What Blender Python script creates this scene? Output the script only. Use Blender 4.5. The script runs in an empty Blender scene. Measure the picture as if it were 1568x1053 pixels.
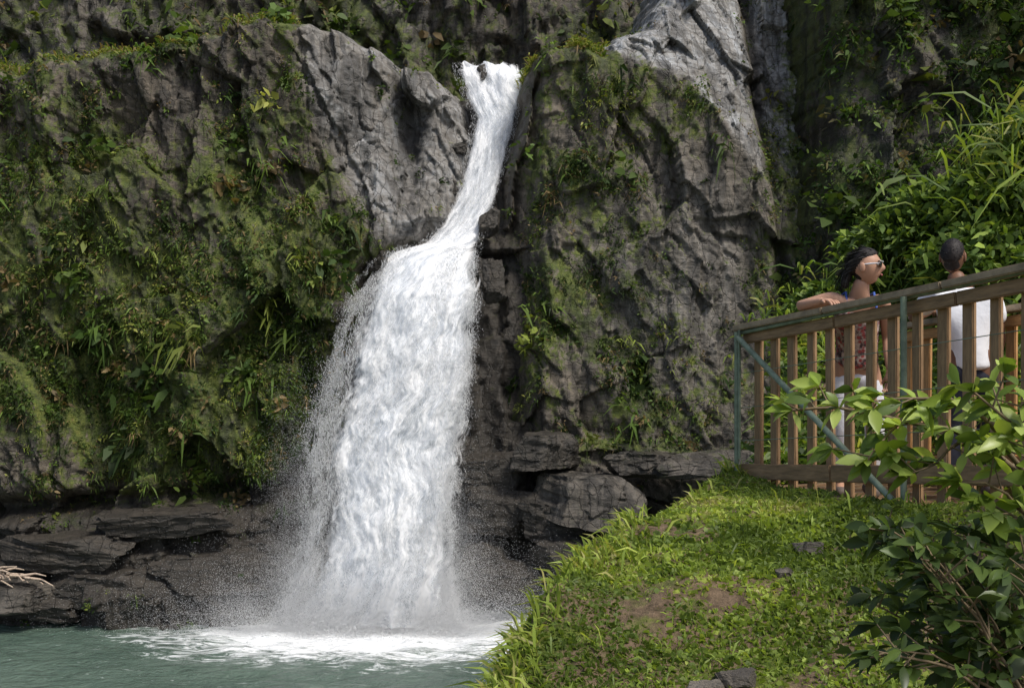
import bpy, bmesh, math, random
import numpy as np
from mathutils import Vector, Matrix
R = np.random.RandomState(7)
random.seed(7)
sc = bpy.context.scene
CZ = 8.0   # eye height above the pool (m)

def W(u, v, Y):
    """surveyed point: bearing/elevation converted to metres at true distance Y"""
    return np.array([(u-784)/1568*Y, Y, CZ+(526-v)/1568*Y])

# ---------------------------------------------------------------- noise
def h2(ix, iy, s):
    n = (ix.astype(np.int64)*374761393 + iy.astype(np.int64)*668265263 + s*974634777) & 0xffffffff
    n = ((n ^ (n >> 13))*1274126177) & 0xffffffff
    n = n ^ (n >> 16)
    n = (n*2246822519) & 0xffffffff
    n = n ^ (n >> 15)
    return n/4294967296.0
def vn(x, y, s=0):
    ix = np.floor(x); iy = np.floor(y); fx = x-ix; fy = y-iy
    fx = fx*fx*(3-2*fx); fy = fy*fy*(3-2*fy)
    a = h2(ix, iy, s); b = h2(ix+1, iy, s); c = h2(ix, iy+1, s); d = h2(ix+1, iy+1, s)
    return (a*(1-fx)+b*fx)*(1-fy)+(c*(1-fx)+d*fx)*fy
def fbm(x, y, s=0, o=4, g=.5):
    t = 0; a = 1; n = 0
    for i in range(o):
        t = t+a*vn(x*2**i+17.3*i, y*2**i-9.1*i, s+i*13); n += a; a *= g
    return t/n
def facet(x, y, c, s, jump=.35, tilt=.4):
    gx = np.floor(x/c); gy = np.floor(y/c)
    best = np.full(x.shape, 1e9); val = np.zeros(x.shape)
    for dx in (-1, 0, 1):
        for dy in (-1, 0, 1):
            cx = gx+dx; cy = gy+dy
            px = (cx+h2(cx, cy, s))*c; py = (cy+h2(cx, cy, s+1))*c
            d = (x-px)**2+(y-py)**2
            w = (h2(cx, cy, s+2)-.5)*c*jump*2+(x-px)*(h2(cx, cy, s+3)-.5)*tilt*2+(y-py)*(h2(cx, cy, s+4)-.5)*tilt*2
            m = d < best
            val = np.where(m, w, val); best = np.where(m, d, best)
    return val
def ss(a, b, x):
    t = np.clip((x-a)/(b-a), 0, 1); return t*t*(3-2*t)
def gs(u, v, cu, cv, su, sv):
    return np.exp(-((u-cu)/su)**2-((v-cv)/sv)**2)

# ---------------------------------------------------------------- mesh helpers
def quadmesh(name, V, F, mat, col=None, smooth=False, uv=None, parent=None, attr='col'):
    me = bpy.data.meshes.new(name)
    V = np.asarray(V, dtype=np.float32); F = np.asarray(F, dtype=np.int32)
    k = F.shape[1]
    me.vertices.add(len(V)); me.vertices.foreach_set('co', V.ravel())
    me.loops.add(F.size); me.loops.foreach_set('vertex_index', F.ravel())
    me.polygons.add(len(F)); me.polygons.foreach_set('loop_start', np.arange(len(F), dtype=np.int32)*k)
    me.update(calc_edges=True)
    if smooth:
        me.polygons.foreach_set('use_smooth', np.ones(len(F), dtype=bool))
    if col is not None:
        c = np.ones((len(V), 4), dtype=np.float32); c[:, :col.shape[1]] = col
        a = me.attributes.new(attr, 'FLOAT_COLOR', 'POINT'); a.data.foreach_set('color', c.ravel())
    if uv is not None:
        l = me.uv_layers.new(name='UVMap'); l.data.foreach_set('uv', np.asarray(uv, dtype=np.float32)[F.ravel()].ravel())
    me.materials.append(mat)
    ob = bpy.data.objects.new(name, me); sc.collection.objects.link(ob)
    if parent: ob.parent = parent
    return ob
def gridfaces(nx, ny, keep=None):
    i = np.arange(nx*ny).reshape(ny, nx)
    F = np.stack([i[:-1, :-1], i[:-1, 1:], i[1:, 1:], i[1:, :-1]], -1).reshape(-1, 4)
    if keep is not None:
        k = keep.ravel(); F = F[k[F].all(1)]
    return F
def norm(a): return a/np.maximum(np.linalg.norm(a, axis=-1, keepdims=True), 1e-9)
def blades(name, P, D, L, Wd, col, mat, prof=((0, .6), (.5, 1), (1, .08)), droop=.3, side=None, parent=None, fold=0.):
    n = len(P); D = norm(D)
    if side is None: side = R.normal(size=(n, 3))
    S = norm(np.cross(D, side)); Nn = norm(np.cross(S, D))
    L = np.asarray(L)[:, None]; Wd = np.asarray(Wd)[:, None]
    rows = []
    if np.isscalar(droop): droop = np.full(n, droop)
    g = np.array([0, 0, -1.])
    for t, w in prof:
        c = P+D*L*t+g*(droop[:, None]*L*t*t)
        if fold:
            rows.append(np.stack([c-S*Wd*w/2+Nn*Wd*w*fold, c, c+S*Wd*w/2+Nn*Wd*w*fold], 1))
        else:
            rows.append(np.stack([c-S*Wd*w/2, c+S*Wd*w/2], 1))
    V = np.stack(rows, 1); r = V.shape[1]; q = V.shape[2]
    base = np.arange(n)[:, None, None]*(r*q)
    f = []
    for j in range(r-1):
        for k in range(q-1):
            f.append([j*q+k, j*q+k+1, (j+1)*q+k+1, (j+1)*q+k])
    F = (base+np.array(f)[None]).reshape(-1, 4)
    C = np.repeat(col, r*q, axis=0)
    return quadmesh(name, V.reshape(-1, 3), F, mat, C, parent=parent, smooth=bool(fold))

# ---------------------------------------------------------------- materials
class NT:
    def __init__(s, name):
        s.m = bpy.data.materials.new(name); s.m.use_nodes = True
        s.t = s.m.node_tree; s.t.nodes.clear()
        s.out = s.t.nodes.new('ShaderNodeOutputMaterial')
    def n(s, ty, **kw):
        nd = s.t.nodes.new(ty)
        for k, v in kw.items(): setattr(nd, k, v)
        return nd
    def l(s, a, b): s.t.links.new(a, b)
    def pos(s): return s.n('ShaderNodeNewGeometry').outputs['Position']
    def mapping(s, src, scale, rot=None):
        m = s.n('ShaderNodeMapping'); s.l(src, m.inputs['Vector']); m.inputs['Scale'].default_value = scale
        if rot: m.inputs['Rotation'].default_value = rot
        return m.outputs[0]
    def noise(s, src, scale, detail=6, rough=.6, dist=0.):
        m = s.n('ShaderNodeTexNoise'); s.l(src, m.inputs['Vector'])
        m.inputs['Scale'].default_value = scale; m.inputs['Detail'].default_value = detail
        m.inputs['Roughness'].default_value = rough; m.inputs['Distortion'].default_value = dist
        return m.outputs['Fac']
    def ramp(s, fac, stops):
        r = s.n('ShaderNodeValToRGB'); s.l(fac, r.inputs[0])
        e = r.color_ramp.elements
        while len(e) < len(stops): e.new(.5)
        for i, (p, c) in enumerate(stops):
            e[i].position = p; e[i].color = (c, c, c, 1) if np.isscalar(c) else (*c, 1)
        return r.outputs[0]
    def math(s, op, a, b=None, clamp=False):
        m = s.n('ShaderNodeMath', operation=op); m.use_clamp = clamp
        for i, x in enumerate((a, b)):
            if x is None: continue
            if np.isscalar(x): m.inputs[i].default_value = x
            else: s.l(x, m.inputs[i])
        return m.outputs[0]
    def mix(s, f, a, b, mode='MIX'):
        m = s.n('ShaderNodeMix', data_type='RGBA', blend_type=mode)
        for i, x in ((0, f), (6, a), (7, b)):
            if np.isscalar(x): m.inputs[i].default_value = x
            elif isinstance(x, tuple): m.inputs[i].default_value = (*x, 1)
            else: s.l(x, m.inputs[i])
        return m.outputs[2]
    def bump(s, h, strength=.5, dist=.1, prev=None):
        b = s.n('ShaderNodeBump'); s.l(h, b.inputs['Height']); b.inputs['Strength'].default_value = strength; b.inputs['Distance'].default_value = dist
        if prev is not None: s.l(prev, b.inputs['Normal'])
        return b.outputs[0]
    def bsdf(s, col, rough=.8, normal=None, spec=.3):
        p = s.n('ShaderNodeBsdfPrincipled')
        if isinstance(col, tuple): p.inputs['Base Color'].default_value = (*col, 1)
        else: s.l(col, p.inputs['Base Color'])
        if np.isscalar(rough): p.inputs['Roughness'].default_value = rough
        else: s.l(rough, p.inputs['Roughness'])
        p.inputs['Specular IOR Level'].default_value = spec
        if normal is not None: s.l(normal, p.inputs['Normal'])
        return p
    def surf(s, o): s.l(o, s.out.inputs['Surface'])

def rock_material():
    t = NT('cliff_rock'); p = t.pos()
    a = t.n('ShaderNodeAttribute', attribute_name='mask')
    sp = t.n('ShaderNodeSeparateColor'); t.l(a.outputs['Color'], sp.inputs[0])
    moss, wet, light = sp.outputs
    n1 = t.noise(p, .55, 3, .6, .4); n2 = t.noise(p, 3.5, 8, .76, .2); n3 = t.noise(t.mapping(p, (2.4, 2.4, .35)), 1.2, 6, .7, .4)
    nd = t.noise(t.mapping(p, (1., 2., 4.5), (0, .45, 0)), 1.3, 7, .72, .3)
    v = t.n('ShaderNodeTexVoronoi', feature='DISTANCE_TO_EDGE')
    wp = t.n('ShaderNodeVectorMath', operation='ADD')
    nz = t.n('ShaderNodeTexNoise'); t.l(p, nz.inputs['Vector']); nz.inputs['Scale'].default_value = 2.; nz.inputs['Detail'].default_value = 3
    t.l(t.mapping(p, (1.9, 1, .8), (0, .3, 0)), wp.inputs[0]); t.l(t.mix(.5, (0., 0., 0.), nz.outputs['Color']), wp.inputs[1])
    t.l(wp.outputs[0], v.inputs['Vector']); v.inputs['Scale'].default_value = 1.3
    crack = t.ramp(v.outputs['Distance'], [(0, 0.), (.03, 1.)])
    base = t.ramp(n2, [(.28, (.046, .041, .032)), (.5, (.125, .112, .088)), (.72, (.30, .27, .225))])
    base = t.mix(t.math('MULTIPLY', n1, .9), base, t.ramp(nd, [(.3, (.05, .043, .036)), (.7, (.27, .215, .16))]))
    lc = t.ramp(t.math('ADD', t.math('MULTIPLY', n3, .5), t.math('MULTIPLY', nd, .5)), [(.36, (.13, .12, .11)), (.48, (.32, .315, .305)), (.64, (.50, .53, .56))])
    lf = t.math('MULTIPLY', light, t.ramp(n1, [(.35, .45), (.55, 1.)]))
    base = t.mix(lf, base, lc)
    base = t.mix(t.math('MULTIPLY', t.math('SUBTRACT', 1., crack), .7), base, (.024, .021, .017))
    mf = t.math('ADD', moss, t.math('MULTIPLY', t.math('SUBTRACT', t.noise(p, 1.7, 9, .8, .2), .5), 3.0))
    mf = t.ramp(mf, [(.42, 0.), (.64, 1.)])
    mc = t.ramp(t.noise(p, 2.6, 8, .8), [(.3, (.028, .042, .010)), (.47, (.075, .105, .018)), (.6, (.15, .175, .032)), (.72, (.20, .17, .05))])
    base = t.mix(t.math('MULTIPLY', mf, .88), base, mc)
    stain = t.ramp(t.noise(t.mapping(p, (1.6, 1.6, .12)), 1.3, 5, .65, .3), [(.43, .72), (.54, 0.)])
    wf = t.math('ADD', t.math('MULTIPLY', wet, t.ramp(n3, [(.2, .8), (.5, 1.)])), stain, clamp=True)
    base = t.mix(wf, base, t.mix(.22, (.018, .017, .016), base))
    ro = t.ramp(wf, [(0, .9), (1, .36)])
    hgt = t.math('ADD', t.math('MULTIPLY', n2, .5), t.math('MULTIPLY', crack, .16))
    hgt = t.math('ADD', hgt, t.math('MULTIPLY', nd, .65))
    nb = t.bump(hgt, .9, .15)
    t.surf(t.bsdf(base, ro, nb, .3).outputs[0]); return t.m

def leaf_material(name, rough=.5, trans=.35):
    t = NT(name); a = t.n('ShaderNodeAttribute', attribute_name='col')
    c = a.outputs['Color']
    b = t.bsdf(c, rough, None, .3)
    tr = t.n('ShaderNodeBsdfTranslucent'); t.l(t.mix(1., c, (1.4, 1.4, .6), 'MULTIPLY'), tr.inputs[0])
    m = t.n('ShaderNodeMixShader'); m.inputs[0].default_value = trans
    t.l(b.outputs[0], m.inputs[1]); t.l(tr.outputs[0], m.inputs[2]); t.surf(m.outputs[0]); return t.m

def soil_material():
    t = NT('grassy_soil'); p = t.pos()
    n = t.noise(p, 2.2, 6, .7); n2 = t.noise(p, 18, 6, .7)
    soil = t.ramp(n2, [(.3, (.06, .043, .025)), (.7, (.24, .17, .11))])
    gr = t.ramp(n2, [(.3, (.05, .07, .013)), (.7, (.15, .18, .035))])
    c = t.mix(t.ramp(n, [(.48, 0.), (.6, 1.)]), soil, gr)
    t.surf(t.bsdf(c, .95, t.bump(n2, .9, .05), .2).outputs[0]); return t.m

def simple(name, col, rough=.6, var=.25, sc_=12, bump=.2, spec=.3, stretch=None, metal=0):
    t = NT(name); p = t.n('ShaderNodeTexCoord').outputs['Object']
    if stretch: p = t.mapping(p, stretch)
    n = t.noise(p, sc_, 5, .65)
    a = tuple(x*(1-var) for x in col); b = tuple(min(1, x*(1+var)) for x in col)
    c = t.ramp(n, [(.3, a), (.7, b)])
    s = t.bsdf(c, rough, t.bump(n, bump, .01), spec); s.inputs['Metallic'].default_value = metal
    t.surf(s.outputs[0]); return t.m

M_rock = rock_material()
M_leaf = leaf_material('foliage_leaf', .6, .3)
M_grass = leaf_material('grass_blade', .5, .42)
M_gloss = leaf_material('glossy_leaf', .34, .38)
M_soil = soil_material()

# ---------------------------------------------------------------- cliffs
def sdist(x, z, poly):
    d = np.full(x.shape, 1e9); ins = np.zeros(x.shape, bool)
    n = len(poly)
    for i in range(n):
        ax, az = poly[i]; bx, bz = poly[(i+1) % n]
        ex, ez = bx-ax, bz-az; wx, wz = x-ax, z-az
        tt = np.clip((wx*ex+wz*ez)/(ex*ex+ez*ez+1e-12), 0, 1)
        d = np.minimum(d, (wx-ex*tt)**2+(wz-ez*tt)**2)
        c = ((az > z) != (bz > z)) & (x < (bx-ax)*(z-az)/(bz-az+1e-12)+ax)
        ins ^= c
    d = np.sqrt(d); return np.where(ins, d, -d)

def cliff(name, poly, D, yfun, mask, res, seed, r=1.3, depth=2.2, fa=1., big=1., rough=.35):
    k = D/1568.
    pw = [((u-784)*k, CZ+(526-v)*k) for u, v in poly]
    xs = [p[0] for p in pw]; zs = [p[1] for p in pw]
    X = np.arange(min(xs)-.6, max(xs)+.6, res); Z = np.arange(min(zs)-.6, max(zs)+.6, res)
    x, z = np.meshgrid(X, Z)
    x = x+(vn(x*9, z*9, 5)-.5)*res*.7; z = z+(vn(x*9, z*9, 6)-.5)*res*.7
    u = 784+x/k; v = 526-(z-CZ)/k
    sd = sdist(x, z, pw)+(fbm(x*1.1, z*1.1, seed, 4, .6)-.5)*rough*2
    y = yfun(u, v, x, z)
    wx = x+(fbm(x*.5, z*.5, seed+3)-.5)*.8+(fbm(x*3, z*3, seed+5)-.5)*.10; wz = z+(fbm(x*.5, z*.5, seed+4)-.5)*.8+(fbm(x*3, z*3, seed+6)-.5)*.10
    y = y+big*facet(wx*1.0, wz*.6, 2.4, seed, .13, .30)+fa*(facet(wx+.25*wz, wz*.5, .95, seed+20, .18, .38)
              + facet(wx+.3*wz, wz*.5, .42, seed+40, .16, .42)+facet(wx+.4*wz, wz*.6, .19, seed+60, .12, .4)+(fbm(x*2.5, z*2.5, seed+9, 5, .6)-.5)*.08)
    e = np.clip((r-sd)/r, 0, 1); y = y+depth*e**2.2
    y = y+np.clip(-sd/.5, 0, 1)*3.5
    keep = sd > -.55
    m = mask(u, v, x, z)
    gx = np.gradient(y, axis=1)/res; gz = np.gradient(y, axis=0)/res
    N = norm(np.stack([gx, -np.ones_like(gx), gz], -1))
    m[..., 0] = np.clip(m[..., 0]+np.clip(N[..., 2]-.15, -.4, .6)*.35, 0, 1.3)
    V = np.stack([x, y, z], -1)
    ny, nx = x.shape
    F = gridfaces(nx, ny, keep)
    used = np.zeros(nx*ny, bool); used[F.ravel()] = True
    idx = np.cumsum(used)-1
    ob = quadmesh(name, V.reshape(-1, 3)[used], idx[F], M_rock, m.reshape(-1, 3)[used], attr='mask')
    return dict(ob=ob, V=V.reshape(-1, 3), N=N.reshape(-1, 3), m=m.reshape(-1, 3), keep=(keep & (sd > -.1)).ravel(), u=u.ravel(), v=v.ravel())

def I(v, a, b): return np.interp(v, a, b)
def yL(u, v, x, z):
    rg = I(v, [0, 100, 200, 330, 400, 600, 930], [425, 440, 470, 545, 550, 430, 385])
    y = 30.6+(930-v)*.0015+np.maximum(0, u-rg)*I(v, [0, 330, 450, 930], [.012, .011, .018, .02])
    y = y+1.1*gs(u, v, 612, 190, 24, 80)
    y = y-.5*gs(u, v, 500, 130, 45, 60)
    led = ss(770, 790, v+.06*(u-200))
    st = facet(x*.35+5, z*1.6, 1.0, 77, .4, .3)
    y = y-led*(.65+.8*st)-.7*ss(850, 890, v)
    y = y+.9*gs(v+.05*u, 0, 775, 0, 16, 1)
    y = y+.8*gs(u, v, 430, 800, 60, 120)
    return y
def mL(u, v, x, z):
    n = fbm(x*.45, z*.45, 91, 4)
    rg = I(v, [0, 100, 200, 330, 400, 600, 930], [425, 440, 470, 545, 550, 430, 385])
    slab = ss(-10, 40, u-rg)*ss(395, 330, v)
    moss = .50+(n-.5)*1.0+.45*gs(u, v, 420, 570, 70, 130)+.35*gs(u, v, 250, 670, 200, 90)+.25*gs(u, v, 250, 480, 300, 120)
    moss = moss-.7*slab-.6*ss(745, 800, v)-.3*gs(u, v, 260, 110, 130, 70)+.35*gs(u, v, 150, 50, 250, 30)
    wet = .95*ss(830, 880, v)+.8*gs(u, v, 450, 760, 60, 200)+.9*ss(755, 790, v)+.4*gs(u, v, 280, 120, 190, 90)+gs(u, v, 612, 190, 25, 70)
    return np.stack([np.clip(moss, 0, 1.2), np.clip(wet, 0, 1), slab*.62+0*u], -1)
polyL = [(-900, 90), (-200, 75), (0, 78), (70, 55), (140, 42), (280, 22), (345, 2), (420, -12), (520, 8), (600, 40), (650, 55), (690, 92), (708, 130),
         (728, 180), (732, 235), (708, 290), (692, 330), (657, 372), (592, 390), (560, 420), (560, 1020), (-900, 1020)]
cL = cliff('rock_cliff', polyL, 31., yL, mL, .048, 11, r=.7, big=1.35)
def lineR(u): return I(u, [880, 930, 1060, 1190, 1230], [20, 60, 110, 290, 420])
def yR(u, v, x, z):
    y = 31.4+(930-v)*.0018+np.maximum(0, 835-u)*.026-np.maximum(0, u-1215)*.004
    y = y+np.clip(lineR(u)-v, 0, 400)*.009
    y = y+.7*np.exp(-((u-(1196+.03*v))/12)**2)*ss(520, 400, v)
    led = ss(660, 700, v-.05*(u-900))
    st = facet(x*.4+3, z*1.5, 1.0, 78, .5, .3)
    y = y-led*(.35+.8*st)
    y = y-1.0*gs(u, v, 910, 765, 75, 36)+1.5*gs(u, v, 760, 830, 90, 110)
    return y
def mR(u, v, x, z):
    n = fbm(x*.45, z*.45, 191, 4)
    slab = ss(-15, 30, lineR(u)-v)*ss(1190, 1160, u)
    moss = .38+(n-.5)*.9+.15*gs(u, v, 900, 450, 160, 200)+.3*gs(u, v, 870, 90, 110, 70)+.25*gs(u, v, 960, 640, 140, 40)-.3*gs(u, v, 1060, 420, 90, 140)
    moss = moss-.7*slab-.7*ss(690, 730, v)-.4*gs(u, v, 775, 260, 30, 150)+.25*ss(1240, 1300, u)-.4*gs(u, v, 1220, 60, 60, 90)
    wet = .9*ss(850, 760, u+.25*(v-700))*ss(560, 700, v)+.9*ss(740, 780, v)+.6*ss(650, 720, v)+np.exp(-((u-(1200+.03*v))/11)**2)*.9+.5*gs(u, v, 745, 430, 25, 130)+.25*ss(1260, 1340, u)
    light = slab*1.2+.8*ss(1190, 1215, u)*ss(380, 120, v)*ss(1300, 1250, u)+.3*gs(u, v, 1040, 420, 150, 190)
    return np.stack([np.clip(moss, 0, 1.2), np.clip(wet, 0, 1), np.clip(light, 0, 1)], -1)
polyR = [(803, 62), (835, 50), (890, 38), (925, 44), (960, 12), (1000, -5), (1060, -120), (1420, -260), (1620, -260), (1620, 1020), (690, 1020), (700, 700), (722, 500), (730, 400), (742, 335),
         (762, 300), (776, 210), (788, 160), (797, 120)]
cR = cliff('rock_cliff', polyR, 32., yR, mR, .05, 31, r=.7, fa=.72, big=.75)
FV = [93, 115, 150, 180, 250, 300, 345, 370, 385, 400, 450, 500, 550, 600, 650, 700, 750, 800, 850, 900, 945, 960]
FL = [698, 702, 714, 727, 712, 698, 676, 650, 592, 574, 545, 527, 514, 502, 484, 476, 478, 476, 466, 452, 436, 432]
FR = [775, 806, 798, 790, 772, 756, 743, 732, 729, 727, 728, 724, 720, 717, 708, 702, 696, 693, 693, 694, 700, 704]
FY = [37, 36.6, 36.2, 35.8, 35, 34.3, 33.6, 33, 32.6, 32.2, 31.5, 31.2, 30.9, 30.7, 30.5, 30.3, 30.1, 29.9, 29.75, 29.6, 29.45, 29.4]
def yC(u, v, x, z): return I(v, FV, FY)+np.where(v < 385, .6, 1.6)
def mC(u, v, x, z): return np.stack([.1+0*u, .9+0*u, 0*u], -1)
cC = cliff('rock_cliff', [(600, 105), (700, 106), (815, 112), (860, 200), (860, 1020), (400, 1020), (400, 430), (560, 380)], 34., yC, mC, .09, 51, r=.5, depth=1, fa=.6, rough=.1)
def yB(u, v, x, z): return 42-(v-100)*.002
def mB(u, v, x, z):
    n = fbm(x*.3, z*.3, 291, 4)
    return np.stack([np.clip(.6+(n-.5)*.9, 0, 1.2), .3+0*u, .25*gs(u, v, 620, 20, 80, 60)+.5*ss(300, 200, u)*n], -1)
cB = cliff('rock_cliff', [(-700, -420), (2000, -420), (2000, 500), (-700, 500)], 42., yB, mB, .13, 71, r=.5, depth=1, fa=1.5)
def yV(u, v, x, z): return 30.6+(600-v)*.002-np.maximum(0, u-1400)*.005
def mV(u, v, x, z):
    n = fbm(x*.4, z*.4, 391, 4)
    return np.stack([np.clip(.68+(n-.5)*1.1, 0, 1.2), .5+0*u, 0*u], -1)
cV = cliff('rock_cliff', [(1330, -260), (1310, -60), (1320, 100), (1300, 230), (1270, 330), (1250, 450), (1230, 600), (1230, 1020), (2300, 1020), (2300, -260)], 30.4, yV, mV, .08, 85, r=2.5, depth=1.2)

# ---------------------------------------------------------------- cliff plants
PAL = np.array([(.03, .055, .012), (.06, .10, .018), (.095, .145, .024), (.155, .19, .036), (.22, .23, .05), (.18, .13, .06)])
def cliffplants(name, c, n, k, pal, size, thr=.35, seed=0, add=0):
    nz = fbm(c['V'][:, 0]*1.3, c['V'][:, 2]*1.3, 400+seed, 5, .65)
    w = np.clip(c['m'][:, 0]+add-thr+(nz-.5)*2.6, 0, 1)**1.5*c['keep']
    idx = R.choice(len(w), n, p=w/w.sum())
    P = c['V'][idx]; N = c['N'][idx]
    zone = fbm(P[:, 0]*.6, P[:, 2]*.6, 500+seed, 4)
    pi = np.clip((R.normal(size=n)*1.0+zone*5.5-1.0), 0, 4.99).astype(int)
    pi = np.where(R.rand(n) < .12, 5, pi)
    tc = pal[pi]*(.65+.7*R.rand(n, 1))
    ts = size*(.4+R.rand(n)**2.5*1.9)
    rep = lambda a: np.repeat(a, k, axis=0)
    m = n*k
    grassy = rep(R.rand(n) < .3)
    PP = rep(P)+R.normal(size=(m, 3))*rep(ts)[:, None]*.4
    D = rep(N)*.7+np.array([0, 0, .25])+R.normal(size=(m, 3))*.65
    L = rep(ts)*(.6+.7*R.rand(m))*np.where(grassy, 1.0, .6)
    Wd = L*np.where(grassy, .16, .55)
    return blades(name, PP, D, L, Wd, rep(tc)*(.8+.4*R.rand(m, 1)), M_leaf, droop=np.where(grassy, .8, .35), prof=((0, .5), (.45, 1), (1, .1)))
cliffplants('cliff_vegetation', cL, 28000, 8, PAL*1.08, .112, .38, 1)
cliffplants('cliff_vegetation', cR, 17000, 8, PAL, .112, .4, 2)
cliffplants('cliff_vegetation', cV, 13000, 10, PAL*np.array([.65, .8, .75]), .22, .22, 3)
cliffplants('cliff_vegetation', cB, 4500, 10, PAL*.85, .40, .25, 4)
cliffplants('ledge_fern', cL, 300, 26, PAL*1.15, .34, .35, 11)
cliffplants('ledge_fern', cR, 220, 26, PAL*1.1, .34, .35, 12)
cliffplants('ledge_fern', cV, 300, 26, PAL*.8, .5, .25, 13)
def topturf(c, n, vmax, us, vs):
    line = I(c['u'], us, vs)
    w = ((c['v'] < line+vmax) & (c['v'] > line-12) & (c['u'] < us[-1]) & c['keep']).astype(float)*np.exp(-np.abs(c['v']-line)/10)*(fbm(c['u']*.02, c['v']*.02, 8) > .42)
    idx = R.choice(len(w), n, p=w/w.sum()); P = c['V'][idx]
    D = np.array([0, -.35, 1.])+R.normal(size=(n, 3))*.5
    L = .2+.35*R.rand(n)
    col = PAL[R.choice([2, 3, 4, 4, 5], n)]*(.8+.5*R.rand(n, 1))
    blades('cliff_top_grass', P+R.normal(size=(n, 3))*.08, D, L, L*.12, col, M_grass, droop=.6)
topturf(cL, 9000, 26, [-400, 0, 70, 140, 280, 345, 420], [78, 72, 52, 40, 20, 2, -12])
topturf(cR, 4000, 22, [795, 835, 890, 925, 945], [66, 50, 38, 46, 34])

# ---------------------------------------------------------------- boulders
def boulder(name, c, s, seed, mask=(.05, .3, .3), sub=5, rot=0.):
    bm = bmesh.new(); bmesh.ops.create_icosphere(bm, subdivisions=sub, radius=1.25)
    me = bpy.data.meshes.new(name); bm.to_mesh(me); bm.free()
    n = len(me.vertices); V = np.empty(n*3, np.float32); me.vertices.foreach_get('co', V); V = V.reshape(-1, 3).astype(float)
    rr = np.random.RandomState(seed)
    for i in range(14):
        d = norm(rr.normal(size=3)); h = .62+.3*rr.rand()
        if i < 6:
            d = np.zeros(3); d[i//2] = 1-2*(i % 2); d = norm(d+rr.normal(size=3)*.18); h = .72+.15*rr.rand()
        q = V@d; V = V-np.maximum(q-h, 0)[:, None]*d
    V = V*(1+(fbm(V[:, 0]*3+V[:, 1]*2, V[:, 2]*4+V[:, 1], seed, 4)-.5)[:, None]*.14+facet(V[:, 0]*2+V[:, 1], V[:, 2]*2, .5, seed, .14, .14)[:, None]*.7)
    V = V*np.array(s); ca, sa = math.cos(rot), math.sin(rot)
    V[:, [0, 2]] = np.stack([V[:, 0]*ca-V[:, 2]*sa, V[:, 0]*sa+V[:, 2]*ca], 1)
    V += np.array(c); me.vertices.foreach_set('co', V.astype(np.float32).ravel())
    a = me.attributes.new('mask', 'FLOAT_COLOR', 'POINT'); a.data.foreach_set('color', np.tile(np.array([*mask, 1], np.float32), n))
    me.materials.append(M_rock); ob = bpy.data.objects.new(name, me); sc.collection.objects.link(ob); return ob
BL = [(915, 765, 29.9, 1.75, 1.1, .95, (.1, .55, .12), -.12), (1075, 705, 30.2, 1.9, .9, .4, (.3, .6, .1), .1), (985, 712, 30.5, 1.3, .8, .5, (.3, .7, .05), .05), (835, 690, 30.5, 1.1, .9, .65, (.15, .75, .05), .1),
      (770, 785, 30.8, 1.3, .9, .85, (0, 1, 0), -.1), (745, 725, 31.2, 1.0, .7, .8, (0, 1, 0), .1), (870, 850, 29.7, 1.3, .9, .8, (0, .95, 0), .1), (790, 885, 30.0, 1.4, .9, .75, (0, 1, 0), .05), (735, 860, 30.6, .9, .7, .8, (0, 1, 0), .2), (850, 800, 30.2, 1.2, .8, .7, (0, .95, 0), -.15),
      (250, 800, 29.9, 2.2, .8, .5, (.05, .9, .0), .06), (90, 845, 29.7, 2.2, .9, .65, (0, .9, 0), -.05), (330, 870, 29.8, 2.3, .9, .7, (0, .95, 0), .05), (180, 895, 29.5, 2.2, .8, .6, (0, .95, 0), -.04), (40, 920, 29.2, 1.9, .7, .45, (0, .95, 0), -.05), (400, 850, 30.4, 1.3, .8, .6, (0, 1, 0), .1),
      (697, 232, 35.0, .5, .5, .28, (0, .9, .1), .2), (688, 262, 34.6, .5, .5, .25, (0, .9, .1), -.3), (684, 292, 34.0, .45, .4, .3, (0, .9, 0), .1), (748, 345, 33.2, .45, .5, .5, (.1, .8, .1), .1), (738, 112, 36.4, .22, .3, .3, (0, .9, 0), .2),
      (752, 430, 32.3, .45, .5, .9, (.1, .9, .05), .15), (575, 400, 32.4, .5, .5, .35, (.1, 1, 0), .3)]
for i, (u_, v_, Y_, a_, b_, c_, mk, ro_) in enumerate(BL): boulder('boulder', W(u_, v_, Y_), (a_, b_, c_), 3+i, mk, rot=ro_)

M_drift = simple('weathered_wood', (.42, .33, .25), .8, .3, 20)
def tube(name, pts, rad, mat, parent=None, seg=8):
    cu = bpy.data.curves.new(name, 'CURVE'); cu.dimensions = '3D'; cu.bevel_depth = 1.; cu.bevel_resolution = 2; cu.use_fill_caps = True
    s = cu.splines.new('POLY'); s.points.add(len(pts)-1)
    rad = [rad]*len(pts) if np.isscalar(rad) else rad
    for i, p in enumerate(pts):
        s.points[i].co = (*p, 1); s.points[i].radius = rad[i]
    cu.materials.append(mat); ob = bpy.data.objects.new(name, cu); sc.collection.objects.link(ob)
    if parent: ob.parent = parent
    return ob
dw = bpy.data.objects.new('driftwood', None); sc.collection.objects.link(dw)
for i in range(16):
    a = W(-30+random.random()*70, 885-random.random()*14, 28.4+random.random()*.3)
    l = .4+.6*random.random(); an = random.uniform(-.35, .3)
    tube('stick', [a, a+np.array([l*.5*math.cos(an), .1, l*.5*math.sin(an)+.03]), a+np.array([l*math.cos(an), -.1, l*math.sin(an)])], [.04, .03, .015], M_drift, dw)
boulder('boulder', W(10, 912, 28.7), (1.2, .6, .42), 15, (0, .6, .1))

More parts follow.
